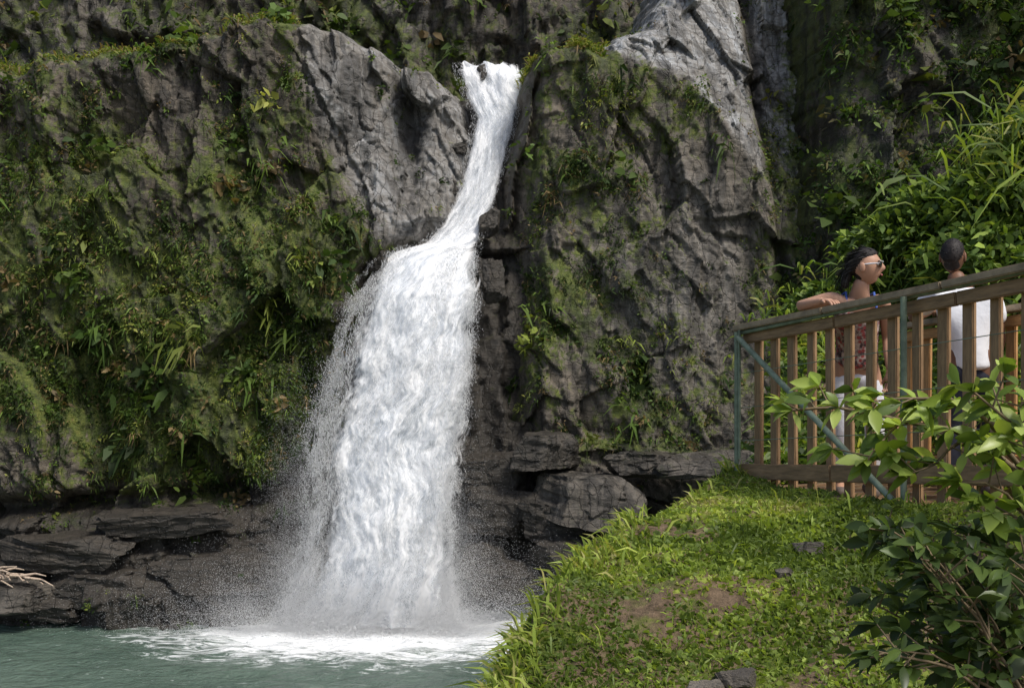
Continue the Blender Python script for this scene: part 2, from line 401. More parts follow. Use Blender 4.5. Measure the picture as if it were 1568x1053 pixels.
# ---------------------------------------------------------------- waterfall
def water_white():
    t = NT('falling_water'); uv = t.n('ShaderNodeUVMap').outputs[0]
    a = t.n('ShaderNodeAttribute', attribute_name='col'); sp = t.n('ShaderNodeSeparateColor'); t.l(a.outputs['Color'], sp.inputs[0])
    edge, thin, free = sp.outputs
    n1 = t.noise(t.mapping(uv, (1.9, .42, 1)), 1., 6, .65, .3)
    n2 = t.noise(t.mapping(uv, (10., 3.0, 1)), 1., 7, .82, .3)
    m = t.math('ADD', t.math('MULTIPLY', n1, .6), t.math('MULTIPLY', n2, .4))
    c = t.ramp(m, [(.37, (.48, .56, .65)), (.47, (.82, .86, .91)), (.54, (.97, .975, .98))])
    d = t.bsdf(c, .9, t.bump(m, .25, .15), .05)
    tl = t.n('ShaderNodeBsdfTranslucent'); tl.inputs[0].default_value = (.93, .95, .97, 1)
    x = t.n('ShaderNodeMixShader'); x.inputs[0].default_value = .3; t.l(d.outputs[0], x.inputs[1]); t.l(tl.outputs[0], x.inputs[2])
    al = t.math('ADD', t.math('MULTIPLY', t.math('SUBTRACT', m, .5), 5.5), edge)
    al = t.ramp(al, [(.05, 0.), (.9, 1.)])
    tr = t.n('ShaderNodeBsdfTransparent'); y = t.n('ShaderNodeMixShader'); t.l(al, y.inputs[0]); t.l(tr.outputs[0], y.inputs[1]); t.l(x.outputs[0], y.inputs[2])
    t.surf(y.outputs[0]); return t.m
M_fall = water_white()
fallE = bpy.data.objects.new('waterfall', None); sc.collection.objects.link(fallE)
def fallpos(s, v, off=0.):
    l = I(v, FV, FL); r = I(v, FV, FR); Y = I(v, FV, FY)-off
    u = l+(r-l)*s
    return np.stack([(u-784)/1568*Y, Y, CZ+(526-v)/1568*Y], -1)
def sheet(name, off, ex, gain, base, seed):
    s = np.linspace(-ex, 1+ex, 110); v = np.linspace(93, 958, 420)
    S, Vv = np.meshgrid(s, v)
    Vv = Vv+ss(130, 93, Vv)*(vn(S*5, S*0, seed)*16-2)
    free = ss(380, 430, Vv)
    bulge = np.sin(np.pi*np.clip(S, 0, 1))**.7*np.where(Vv < 375, .25, .75)
    Sj = S+(fbm(S*3, Vv*.02, seed, 4)-.5)*.16
    P = fallpos(Sj, Vv, off+bulge)
    w = I(Vv, FV, (np.array(FR)-FL))/1568*31
    uu = S*w; tt = (958-Vv)*.02
    d = (fbm(uu*1.3+seed, tt*.4, seed+1, 5, .6)-.5)*.8*(.4+.6*free)+(fbm(uu*4+seed, tt*1.6, seed+2, 4, .6)-.5)*.16
    P[..., 1] -= d
    wl = .22+.14*free; wr = .16
    eL = (S+ex)/wl; eR = (1+ex-S)/wr
    edge = ss(0, 1, np.minimum(np.minimum(eL, eR), 1))
    edge = edge*gain+base-.3*gs(S, Vv, .45, 330, .25, 40)-.3*gs(S, Vv, .3, 120, .15, 25)+.4*ss(820, 930, Vv)-.35*gs(S, Vv, .15, 640, .14, 170)
    C = np.stack([edge, 0*S, free], -1)
    quadmesh(name, P.reshape(-1, 3), gridfaces(110, 420), M_fall, C.reshape(-1, 3), True, np.stack([uu+seed*7, tt], -1).reshape(-1, 2), fallE)
sheet('water_sheet_back', -.3, -.01, 1.9, -.38, 1)
sheet('water_sheet_mid', 0., .06, 1.15, -.36, 2)
sheet('water_sheet_front', .3, .04, .9, -.42, 3)
t = NT('water_spray'); b = t.bsdf((.97, .975, .98), .9, None, .05); tl = t.n('ShaderNodeBsdfTranslucent'); tl.inputs[0].default_value = (.97, .975, .98, 1)
x_ = t.n('ShaderNodeMixShader'); x_.inputs[0].default_value = .5; t.l(b.outputs[0], x_.inputs[1]); t.l(tl.outputs[0], x_.inputs[2]); t.surf(x_.outputs[0]); M_spray = t.m
def spray(name, P, w, l, D=None, parent=None):
    n = len(P); D = norm(R.normal(size=(n, 3))*.15+np.array([0, 0, -1])) if D is None else norm(D)
    a = norm(np.cross(D, R.normal(size=(n, 3)))); b_ = np.cross(D, a); w = w[:, None]; l = l[:, None]
    c120, s120 = -.5, .866
    V = np.stack([P-D*l, P+a*w, P+(a*c120+b_*s120)*w, P+(a*c120-b_*s120)*w], 1)
    f = np.array([[0, 1, 2], [0, 2, 3], [0, 3, 1], [3, 2, 1]])
    F = (np.arange(n)[:, None, None]*4+f[None]).reshape(-1, 3)
    quadmesh(name, V.reshape(-1, 3), F, M_spray, smooth=True, parent=parent or fallE)
n = 80000
v = 385+575*R.rand(n)**.85; side = R.rand(n) < .6
s = np.where(side, .03, .97)+R.normal(size=n)*np.where(side, .055, .035)
cl = fbm(s*14, v*.03, 55, 4); k = cl+.25*R.rand(n) > .56
P = fallpos(s, v, .1+R.rand(n)*.6)[k]; m = k.sum()
spray('spray_edges', P, .003+.007*R.rand(m)**2, .015+.05*R.rand(m)**2)
n = 30000
v = 380+575*R.rand(n); s = R.rand(n); cl = fbm(s*9, v*.012, 56, 4); k = cl > .5
P = fallpos(s, v, .7+R.rand(n)*.4)[k]; m = k.sum()
spray('spray_front', P, .003+.007*R.rand(m)**2, .05+.14*R.rand(m)**2)
n = 7000
v = 97+285*R.rand(n); s = R.rand(n)*1.16-.08
spray('spray_upper', fallpos(s, v, .25+R.rand(n)*.3), .003+.008*R.rand(n)**2, .03+.07*R.rand(n)**2)
cx = (570-784)/1568*29.4
n = 14000
P = np.stack([cx+R.normal(size=n)*1.7, 28.6+R.normal(size=n)*.5, np.abs(R.normal(size=n))*.25], -1)
spray('splash', P, .005+.012*R.rand(n)**2, .02+.04*R.rand(n)**2, R.normal(size=(n, 3)))
mE_ = bpy.data.objects.new('mist', None); sc.collection.objects.link(mE_)
def mist(n, cxx, cy, cz, sx, sy, sz, seed, r=.012):
    P = np.stack([cxx+R.normal(size=n)*sx, cy+R.normal(size=n)*sy, cz+np.abs(R.normal(size=n))*sz], -1)
    k = (fbm(P[:, 0]*.9, P[:, 2]*.9+P[:, 1]*.5, seed, 3)+R.rand(n)*.7 > .68) & (P[:, 1] < 30.4)
    P = P[k]; m = len(P); spray('droplets', P, r*(.6+.6*R.rand(m)), r*(1+R.rand(m)), R.normal(size=(m, 3)), mE_)
mist(80000, cx+.1, 28.5, -.05, 2.2, .25, .55, 901, .009)
mist(110000, cx+.1, 28.4, 0, 1.9, .25, 1.3, 902, .0065)
mist(120000, cx+.3, 28.5, .0, 3.2, .3, .9, 903, .0065)
mist(80000, cx+2.1, 29.3, .2, .6, .25, 2.2, 904, .006)
mist(80000, cx-1.9, 29.2, .2, .55, .25, 2.4, 905, .006)

# ---------------------------------------------------------------- pool
t = NT('pool_water'); p = t.pos()
cm = t.n('ShaderNodeVectorMath', operation='SUBTRACT'); t.l(p, cm.inputs[0]); cm.inputs[1].default_value = (cx+.2, 28.5, 0)
sc2 = t.n('ShaderNodeVectorMath', operation='MULTIPLY'); t.l(cm.outputs[0], sc2.inputs[0]); sc2.inputs[1].default_value = (.12, .25, 0)
ln = t.n('ShaderNodeVectorMath', operation='LENGTH'); t.l(sc2.outputs[0], ln.inputs[0])
rad = t.ramp(ln.outputs['Value'], [(0, 1.), (.42, .74), (.75, .40), (1, .14)])
fn = t.noise(t.mapping(p, (.8, 2.8, 1)), 1.3, 9, .78, 1.2)
foam = t.ramp(t.math('ADD', t.math('MULTIPLY', t.math('SUBTRACT', fn, .5), 2.2), rad), [(.40, 0.), (.70, 1.)])
body = t.ramp(t.noise(p, .35, 4), [(.3, (.07, .11, .085)), (.7, (.115, .165, .13))])
w1 = t.noise(t.mapping(p, (1, 1.6, 1)), 1.6, 6, .62, .6); w2 = t.noise(t.mapping(p, (1, 2., 1)), 6, 5, .6, .4)
nb = t.bump(w1, .9, .25); nb = t.bump(w2, .8, .07, nb)
wb = t.bsdf(body, .12, nb, .5); fb = t.bsdf((.88, .9, .91), .8, nb, .1)
mx = t.n('ShaderNodeMixShader'); t.l(foam, mx.inputs[0]); t.l(wb.outputs[0], mx.inputs[1]); t.l(fb.outputs[0], mx.inputs[2]); t.surf(mx.outputs[0])
X = np.linspace(-60, 60, 400); Y = np.linspace(2, 44, 240); x, y = np.meshgrid(X, Y)
z = (fbm(x*1.2, y*1.6, 3)-.5)*.16*(1+1.5*np.exp(-((x-cx)/5)**2-((y-29)/3)**2))
quadmesh('pool_water', np.stack([x, y, z], -1).reshape(-1, 3), gridfaces(400, 240), t.m, smooth=True)
quadmesh('riverbed_ground', np.array([(-900, -900, -3), (900, -900, -3), (900, 900, -3), (-900, 900, -3.)]), np.array([[0, 1, 2, 3]]), M_soil)

# ---------------------------------------------------------------- near bank
YK = [0, 3, 4, 4.6, 5.2, 5.8, 6.4, 7, 8, 10, 12, 16, 24]
XE = [-.9, -.45, -.09, .164, .385, .725, 1.086, 1.5, 2.05, 2.7, 3.6, 5.2, 9]
ZE = [-1.65, -1.47, -1.36, -1.18, -1.09, -.98, -.94, -.88, -1.0, .05, .4, 0.5, .7]
ax_ = np.array([1.57, 6.9]); dr = np.array([.3676, -.9300]); nr = np.array([.93, .3676])
def zt(x, y):
    xe = I(y, YK, XE); ze = I(y, YK, ZE); k = I(y, [0, 5, 7, 8, 10, 14], [.02, .1, .08, .25, .72, .9])
    d = x-xe
    z = np.where(d > 0, ze+k*d, ze+I(y, [6, 8], [1.7, 4.])*d)
    nn_ = (x-ax_[0])*nr[0]+(y-ax_[1])*nr[1]; tt = (x-ax_[0])*dr[0]+(y-ax_[1])*dr[1]
    zb = .13+.097*tt+.004*tt*tt-1.13
    sh = ss(-.8, -.12, nn_)*ss(-.3, .3, tt)*ss(5.5, 4, tt)
    z = z*(1-sh)+np.maximum(z, zb)*sh
    z = z+(fbm(x*1.3, y*1.3, 61, 4)-.5)*.2*(1-.6*sh)+(fbm(x*5, y*5, 62, 3)-.5)*.06
    under = ss(-.06, .06, nn_)*ss(1.6, 1.3, nn_)*ss(-.5, -.1, tt)
    z = z*(1-under)+np.minimum(z, -1.25)*under
    far = ss(1.4, 3.5, nn_)*ss(9, 5, y)
    z = z+far*.9
    return CZ+np.maximum(z, -10.5)
X = np.concatenate([np.linspace(-7, -.6, 60), np.linspace(-.55, 4.5, 220), np.linspace(4.6, 16, 70)]); Y = np.concatenate([np.linspace(-3, 2.2, 25), np.linspace(2.3, 9, 250), np.linspace(9.1, 24, 110)])
x, y = np.meshgrid(X, Y)
quadmesh('grassy_bank_ground', np.stack([x, y, zt(x, y)], -1).reshape(-1, 3), gridfaces(len(X), len(Y)), M_soil, smooth=True)
GP = np.array([(.11, .16, .03), (.19, .26, .045), (.27, .35, .06), (.37, .43, .09), (.36, .34, .13)])
HP = np.array([(.045, .075, .018), (.08, .13, .026), (.13, .20, .035), (.21, .28, .05), (.26, .27, .07)])
def onbank(n, x0, x1, y0, y1, edge=-.5):
    x = x0+(x1-x0)*R.rand(n); y = y0+(y1-y0)*R.rand(n)
    k = (x > I(y, YK, XE)+edge)
    nn_ = (x-ax_[0])*nr[0]+(y-ax_[1])*nr[1]; tt = (x-ax_[0])*dr[0]+(y-ax_[1])*dr[1]
    k &= ~((nn_ > -.03) & (nn_ < 1.3) & (tt > -.15))
    return x[k], y[k]
def bankgreens(name, n, x0, x1, y0, y1, L0, L1, wr, bare=0., edge=-.5, pal=GP, up=1., sp=.7, droop=.4, prof=((0, .5), (.5, 1), (1, .1)), dens=.4, lo=0):
    x, y = onbank(n, x0, x1, y0, y1, edge)
    d = fbm(x*3.1, y*3.1, 71, 5, .6)
    d = d-.2*np.exp(-((x-1.22)/.2)**2-((y-4.7)/.14)**2)*bare-.25*np.exp(-((x-.85)/.25)**2-((y-3.7)/.15)**2)*bare
    k = d+(R.rand(len(x))-.5)*.25 > dens; x = x[k]; y = y[k]; m = len(x)
    z = zt(x, y); P = np.stack([x, y, z-.005], -1)
    D = np.array([0, 0, up])+R.normal(size=(m, 3))*sp; D[:, 2] = np.abs(D[:, 2])*.8+.15
    hz = fbm(x*2.6, y*2.6, 72, 4)
    ci = np.clip(hz*8-2.2+R.normal(size=m)*.8, lo, 4.99).astype(int)
    L = (L0+(L1-L0)*R.rand(m)**1.6)*(.6+.8*fbm(x*1.1, y*1.1, 73, 3))
    return blades(name, P, D, L, L*wr*(.7+.6*R.rand(m)), pal[ci]*(.7+.6*R.rand(m, 1)), M_grass, prof=prof, droop=droop)
bankgreens('grass', 270000, -.8, 3.6, 2.4, 7.8, .014, .04, .75, 1., -.7, sp=.9, droop=.2, dens=.39)
bankgreens('grass', 60000, -.8, 3.6, 2.4, 7.8, .03, .10, .08, 1., -.7, dens=.42)
bankgreens('tall_grass', 3500, -.8, 3.4, 2.8, 7.6, .12, .26, .04, 1., -.5, dens=.54, sp=.45, droop=.55)
n = 2600; y = 3.8+3.4*R.rand(n); x = I(y, YK, XE)+R.normal(size=n)*.13; k = fbm(x*5, y*5, 9, 3) > .47; x = x[k]; y = y[k]; m = len(x)
D = np.array([-.25, 0, 1.])+R.normal(size=(m, 3))*.4; L = .08+.17*R.rand(m)
blades('tall_grass', np.stack([x, y, zt(x, y)], -1), D, L, L*.05+.003, GP[R.choice([1, 2, 3, 3, 4], m)]*(.8+.4*R.rand(m, 1)), M_grass, droop=.5)
bankgreens('hillside_foliage', 100000, 1.9, 11, 7.4, 15, .07, .2, .42, 0, -.7, pal=HP, dens=.3, sp=.9)
bankgreens('hillside_foliage', 30000, 1.9, 11, 7.5, 14, .2, .5, .05, 0, -.4, dens=.5, sp=.5, droop=.75, lo=1, pal=HP*1.15)
def clumpgrass(name, base, nblade, L, spread, lean, wd=.03):
    nb_ = nblade; P = np.array(base)+R.normal(size=(nb_, 3))*spread*np.array([1, 1, .5])
    D = np.array(lean)+R.normal(size=(nb_, 3))*.42; LL = L*(.5+.6*R.rand(nb_))
    blades(name, P, D, LL, wd*(.7+.6*R.rand(nb_)), HP[R.choice([1, 2, 3, 3, 4], nb_)]*(.7+.6*R.rand(nb_, 1)), M_grass, prof=((0, .5), (.3, 1), (.65, .8), (1, .05)), droop=.75)
def bush(base, rx, ry, rz, n):
    q = norm(R.normal(size=(n, 3)))*(R.rand(n, 1)**.4); q[:, 2] = np.abs(q[:, 2])
    lump = .65+.7*fbm(q[:, 0]*2.5+base[0]*3, q[:, 2]*2.5+q[:, 1], 33, 3)[:, None]
    P = np.array(base)+q*np.array([rx, ry, rz])*lump; L = .05+.10*R.rand(n)
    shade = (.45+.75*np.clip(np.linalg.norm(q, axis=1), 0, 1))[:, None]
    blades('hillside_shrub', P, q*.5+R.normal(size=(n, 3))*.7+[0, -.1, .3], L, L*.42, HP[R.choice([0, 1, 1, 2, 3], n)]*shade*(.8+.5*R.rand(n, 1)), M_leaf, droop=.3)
for (u_, v_, Y_, L_, nb_) in ((1500, 320, 9.5, .7, 100), (1565, 210, 9., .9, 120), (1440, 330, 10., .7, 90), (1550, 150, 9.5, .9, 100), (1600, 110, 9., 1.0, 140), (1270, 440, 10.5, .45, 130), (1340, 410, 10, .5, 120), (1400, 380, 9.5, .55, 100), (1530, 380, 8.6, .6, 100), (1220, 480, 10.5, .45, 120), (1245, 430, 11, .4, 80)):
    x_ = (u_-784)/1568*Y_; zg = zt(np.array([x_]), np.array([Y_]))[0]; zt_ = CZ+(526-v_)/1568*Y_
    clumpgrass('tall_grass', (x_, Y_, min(zg, zt_) if zt_-zg < .7 else zt_-.55), nb_, L_, .28, (-.25, -.15, .9))
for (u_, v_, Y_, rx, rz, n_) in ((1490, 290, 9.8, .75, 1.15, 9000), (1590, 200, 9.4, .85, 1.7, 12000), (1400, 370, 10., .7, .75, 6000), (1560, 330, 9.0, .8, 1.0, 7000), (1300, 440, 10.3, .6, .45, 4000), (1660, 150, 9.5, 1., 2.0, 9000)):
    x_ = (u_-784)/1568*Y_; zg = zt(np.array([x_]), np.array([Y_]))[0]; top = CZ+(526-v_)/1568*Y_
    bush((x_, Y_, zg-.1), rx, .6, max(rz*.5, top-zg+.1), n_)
for i, (u_, v_, Y_, s_) in enumerate(((1238, 848, 5.1, .06), (1130, 1005, 3.95, .065), (1075, 1030, 3.85, .08), (1200, 893, 4.75, .045), (1020, 1040, 3.8, .05))):
    x_ = (u_-784)/1568*Y_; boulder('stone', (x_, Y_, zt(np.array([x_]), np.array([Y_]))[0]+s_*.2), (s_*1.3, s_, s_*.7), 30+i, (.1, 0, .1), 4)

# ---------------------------------------------------------------- footbridge
M_wood = simple('brown_timber', (.27, .17, .09), .6, .4, 7, .35, stretch=(6, 6, 1))
M_orange = simple('stained_timber', (.46, .25, .10), .6, .35, 7, .35, stretch=(6, 6, 1))
M_cap = simple('worn_rail_timber', (.30, .23, .15), .6, .4, 9, .3)
M_pipe = simple('green_painted_pipe', (.18, .225, .16), .5, .4, 14, .2)
br = bpy.data.objects.new('footbridge', None); sc.collection.objects.link(br)
def board(name, a, b, w, h, mat, wdir, parent=br, bev=.006):
    a = Vector(a); b = Vector(b); d = (b-a); L = d.length; d.normalize(); wv = Vector(wdir); wv = (wv-d*wv.dot(d)).normalized(); hv = d.cross(wv)
    bm = bmesh.new(); bmesh.ops.create_cube(bm, size=1.)
    for q in bm.verts: q.co = Vector((q.co.x*w, q.co.y*h, q.co.z*L))
    bmesh.ops.bevel(bm, geom=bm.edges[:], offset=min(bev, w*.2, h*.2), segments=2, affect='EDGES')
    me = bpy.data.meshes.new(name); bm.to_mesh(me); bm.free(); me.materials.append(mat)
    ob = bpy.data.objects.new(name, me); sc.collection.objects.link(ob)
    M = Matrix((wv, hv, d)).transposed().to_4x4(); M.translation = (a+b)/2; ob.matrix_world = M; ob.parent = parent; return ob
def rp(t_, n_, z_):
    zr = .13+.097*t_+.004*t_*t_
    return (ax_[0]+dr[0]*t_+nr[0]*n_, ax_[1]+dr[1]*t_+nr[1]*n_, CZ+zr+z_)
drv = (dr[0], dr[1], .1); nrv = (nr[0], nr[1], 0)
LEN = 4.6
for side_, n0, mt in (('near', 0., M_wood), ('far', 1.25, M_orange)):
    for i in range(5):
        board(side_+'_top_rail', rp(-.05+i*.93, n0-.01, -.02), rp(-.05+(i+1)*.93-.006, n0-.01, -.02), .12, .04, M_cap, nrv)
        board(side_+'_upper_stringer', rp(i*.93, n0+.0, -.095), rp((i+1)*.93-.006, n0, -.095), .035, .07, mt, nrv)
        board(side_+'_bottom_rail', rp(i*.93, n0-.03 if n0 == 0 else n0+.03, -.985), rp((i+1)*.93-.006, n0-.03 if n0 == 0 else n0+.03, -.985), .03, .10, mt, nrv)
    tt = .12
    while tt < LEN:
        j = random.uniform(-.012, .012)
        board(side_+'_baluster', rp(tt+j, n0+.034, -.06), rp(tt+random.uniform(-.012, .012), n0+.034, -1.12-random.random()*.03), .028, .072*random.uniform(.85, 1.12), mt, nrv)
        tt += .178
pk = -.045
tube('post_pipe', [rp(.0, pk-.02, -.05), rp(.0, pk-.02, -1.25)], .017, M_pipe, br)
tube('post_pipe', [rp(.03, pk-.02, -.04), rp(.03, pk-.02, -.9)], .010, M_pipe, br)
tube('post_pipe', [rp(1.56, pk-.03, -.04), rp(1.56, pk-.03, -1.12)], .018, M_pipe, br)
tube('post_pipe', [rp(2.95, pk-.03, -.04), rp(2.95, pk-.03, -1.12)], .018, M_pipe, br)
tube('rail_pipe', [rp(-.05, pk+.01, -.058), rp(4.6, pk+.01, -.058)], .014, M_pipe, br)
tube('brace_pipe', [rp(.03, pk-.03, -.09), rp(1.50, pk-.05, -1.12)], .019, M_pipe, br)
for zz in (-.33, -.56, -.78):
    tube('wire', [rp(0, pk, zz), rp(4.6, pk, zz)], .0025, M_pipe, br)
tt = -.1
while tt < 4.6:
    a = rp(tt, -.05, 0); b = rp(tt, 1.3, 0); zd = CZ-.985
    board('deck_plank', (a[0], a[1], zd-.02), (b[0], b[1], zd-.02), .135, .035, M_wood, drv); tt += .145
for n0 in (.05, 1.2):
    a = rp(-.15, n0, 0); b = rp(4.6, n0, 0); board('deck_beam', (a[0], a[1], CZ-1.1), (b[0], b[1], CZ-1.1), .08, .13, M_wood, nrv)

# ---------------------------------------------------------------- people
M_skinW = simple('tan_skin', (.42, .24, .16), .5, .08, 10, .05); M_skinM = simple('brown_skin', (.17, .085, .05), .5, .1, 10, .05)
M_hair = simple('black_hair', (.016, .012, .011), .6, .3, 40, .5)
M_white = simple('white_cotton', (.78, .79, .82), .85, .06, 14, .5); M_jean = simple('pale_jeans', (.62, .63, .68), .85, .08, 30, .4)
M_dark = simple('dark_denim', (.02, .022, .035), .85, .3, 30, .4); M_shoe = simple('shoe_rubber', (.1, .08, .07), .7, .2)
M_lens = simple('sunglass_lens', (.01, .01, .012), .1, .1, 3, 0, .8); M_frame = simple('white_frame', (.7, .7, .72), .4, .05)
M_eye = simple('eye', (.6, .6, .58), .2, .05, 3, 0); M_lip = simple('lips', (.3, .1, .09), .5, .1); M_strap = simple('blue_strap', (.05, .1, .35), .7, .1)
t = NT('patterned_top'); o = t.pos(); vv = t.n('ShaderNodeTexVoronoi'); t.l(o, vv.inputs['Vector']); vv.inputs['Scale'].default_value = 34
c = t.mix(t.ramp(vv.outputs['Distance'], [(.3, 0.), (.5, 1.)]), (.30, .07, .07), t.mix(t.ramp(t.noise(o, 26, 3), [(.4, 0.), (.6, 1.)]), (.5, .40, .36), (.06, .035, .04)))
t.surf(t.bsdf(c, .85, t.bump(t.noise(o, 20, 4), .5, .02), .2).outputs[0]); M_top = t.m
def skin(name, chains, mat, parent, sub=2):
    vs = []; rs = []; es = []; roots = []
    for pts, rd, join in chains:
        prev = join
        for i, (p_, r_) in enumerate(zip(pts, rd)):
            vs.append(p_); rs.append(r_ if not np.isscalar(r_) else (r_, r_)); c_ = len(vs)-1
            if prev is not None: es.append((prev, c_))
            else: roots.append(c_)
            prev = c_
    me = bpy.data.meshes.new(name); me.from_pydata([tuple(q) for q in vs], es, []); me.materials.append(mat)
    ob = bpy.data.objects.new(name, me); sc.collection.objects.link(ob); ob.parent = parent
    md = ob.modifiers.new('skin', 'SKIN'); md.use_smooth_shade = True
    for i, r_ in enumerate(rs):
        sv = me.skin_vertices[0].data[i]; sv.radius = r_; sv.use_root = i in roots
    s_ = ob.modifiers.new('sub', 'SUBSURF'); s_.levels = sub; s_.render_levels = sub
    return ob
def head(parent, c, f, mskin, woman, tilt=0.):
    f = Vector((f[0], f[1], 0)).normalized(); s_ = Vector((f.y, -f.x, 0)); up = Vector((0, 0, 1)); up = (up+f*tilt).normalized(); f = (f-up*f.dot(up)).normalized()
    Mx = np.array([list(s_), list(f), list(up)])
    def ball(nu=40, nv=28):
        a = np.linspace(0, 2*np.pi, nu+1)[:-1]; b_ = np.linspace(-np.pi/2, np.pi/2, nv); A, B = np.meshgrid(a, b_)
        return np.stack([np.cos(B)*np.sin(A), np.cos(B)*np.cos(A), np.sin(B)], -1).reshape(-1, 3), np.array([[j*nu+i, j*nu+(i+1) % nu, (j+1)*nu+(i+1) % nu, (j+1)*nu+i] for j in range(nv-1) for i in range(nu)])
    S, F = ball()
    V = S*np.array([.071, .088, .108])
    lo = np.clip(-S[:, 2], 0, 1)
    V[:, 0] *= 1-.28*lo**1.5
    V[:, 1] = np.where(S[:, 1] < 0, V[:, 1]*(1-.45*lo), V[:, 1]*(1-.06*lo))
    fr = (S[:, 1] > 0); x_, z_ = V[:, 0], V[:, 2]
    V[:, 1] += fr*(.024*np.exp(-(x_/.013)**2-((z_+.018)/.02)**2)+.010*np.exp(-(x_/.01)**2-((z_-.005)/.02)**2)-.008*(np.exp(-((np.abs(x_)-.03)/.016)**2-((z_-.008)/.012)**2))
                   + .007*np.exp(-(x_/.024)**2-((z_+.055)/.010)**2)+.012*np.exp(-(x_/.025)**2-((z_+.092)/.016)**2)+.005*np.exp(-(x_/.05)**2-((z_-.03)/.012)**2))
    def put(name, Q, FF, mat):
        return quadmesh(name, np.array(c)+np.asarray(Q)@Mx, FF, mat, smooth=True, parent=parent)
    put('head', V, F, mskin)
    S2, F2 = ball(16, 10)
    for sx in (-1, 1):
        put('ear', S2*np.array([.009, .018, .03])+np.array([sx*.072, -.008, -.005]), F2, mskin)
        put('eye', S2*np.array([.013, .008, .007])+np.array([sx*.03, .079, .008]), F2, M_eye)
        put('iris', S2*np.array([.006, .003, .006])+np.array([sx*.03, .0865, .008]), F2, M_hair)
        put('eyebrow', S2*np.array([.018, .004, .0035])+np.array([sx*.03, .084, .028]), F2, M_hair)
    put('mouth', S2*np.array([.023, .006, .007])+np.array([0, .089, -.055]), F2, M_lip)
    hl = np.where(S[:, 1] > 0, .45+.25*S[:, 1], .45+.95*S[:, 1])
    cov = ss(-.08, .08, S[:, 2]-hl)
    th = 1.12 if woman else 1.07
    H = S*np.array([.071, .088, .108])*(.9+(th-.9)*cov+(.03*(fbm(S[:, 0]*9, S[:, 2]*9+S[:, 1]*5, 4)-.5)))[:, None]
    put('hair', H, F, M_hair)
    n_ = 900 if woman else 700
    D_ = norm(R.normal(size=(n_, 3))); hl_ = np.where(D_[:, 1] > 0, .42+.25*D_[:, 1], .42+.95*D_[:, 1]); D_ = D_[D_[:, 2] > hl_]; n_ = len(D_)
    B_ = D_*np.array([.071, .088, .108])*(th-.02)
    if woman: T_ = np.array([0, -1., -.25])+D_*.45+R.normal(size=(n_, 3))*.25; LL = .035+.035*R.rand(n_)
    else: T_ = D_+R.normal(size=(n_, 3))*.6; LL = .006+.006*R.rand(n_)
    blades('hair_locks', np.array(c)+B_@Mx, T_@Mx, LL, np.full(n_, .006 if woman else .004), np.full((n_, 3), .014)*(.6+R.rand(n_, 1)), M_leaf, droop=.3, parent=parent)
    if woman:
        for sx in (-1, 1):
            put('sunglasses_lens', S2*np.array([.028, .006, .019])+np.array([sx*.031, .094, .008]), F2, M_lens)
            put('sunglasses_arm', S2*np.array([.003, .05, .005])+np.array([sx*.072, .045, .012]), F2, M_frame)
            put('sunglasses_frame', S2*np.array([.031, .003, .003])+np.array([sx*.031, .094, .027]), F2, M_frame)
        for k_ in range(4):
            put('ponytail', S2*np.array([.035-.004*k_, .035-.003*k_, .04])+np.array([.005*k_, -.088-.012*k_, .02-.035*k_]), F2, M_hair)
        n_ = 90; P0 = np.tile(np.array([0, -.10, .0]), (n_, 1))+R.normal(size=(n_, 3))*.02
        blades('hair_strands', np.array(c)+P0@Mx, (R.normal(size=(n_, 3))*.4+np.array([0, -.6, -.5]))@Mx, .06+.06*R.rand(n_), np.full(n_, .005), np.full((n_, 3), .012), M_leaf, droop=.9, parent=parent)
def hand(parent, wr, d, side, mat, curl=.5, palm=(0, 0, -1)):
    d = np.array(d, float); d /= np.linalg.norm(d); pn = np.array(palm, float); pn -= d*pn.dot(d); pn /= np.linalg.norm(pn); s_ = np.cross(d, pn)*side
    wr = np.array(wr, float); ch = []
    ch.append(([wr-d*.02, wr+d*.03, wr+d*.065], [(.022, .017), (.034, .015), (.036, .013)], None))
    for i, (o_, L_) in enumerate(((-.03, .066), (-.01, .076), (.01, .07), (.029, .056))):
        b0 = wr+d*.062+s_*o_; p1 = b0+d*L_*.45*math.cos(curl*.4)+pn*L_*.45*math.sin(curl*.4)
        p2 = p1+(d*math.cos(curl)+pn*math.sin(curl))*L_*.32; p3 = p2+(d*math.cos(curl*1.7)+pn*math.sin(curl*1.7))*L_*.25
        ch.append(([b0, p1, p2, p3], [.0095, .009, .008, .0068], None))
    b0 = wr+d*.02-s_*.025; ch.append(([b0, b0+d*.025-s_*.022+pn*.006, b0+d*.052-s_*.03+pn*.012], [.012, .010, .0085], None))
    skin('hand', ch, mat, parent)
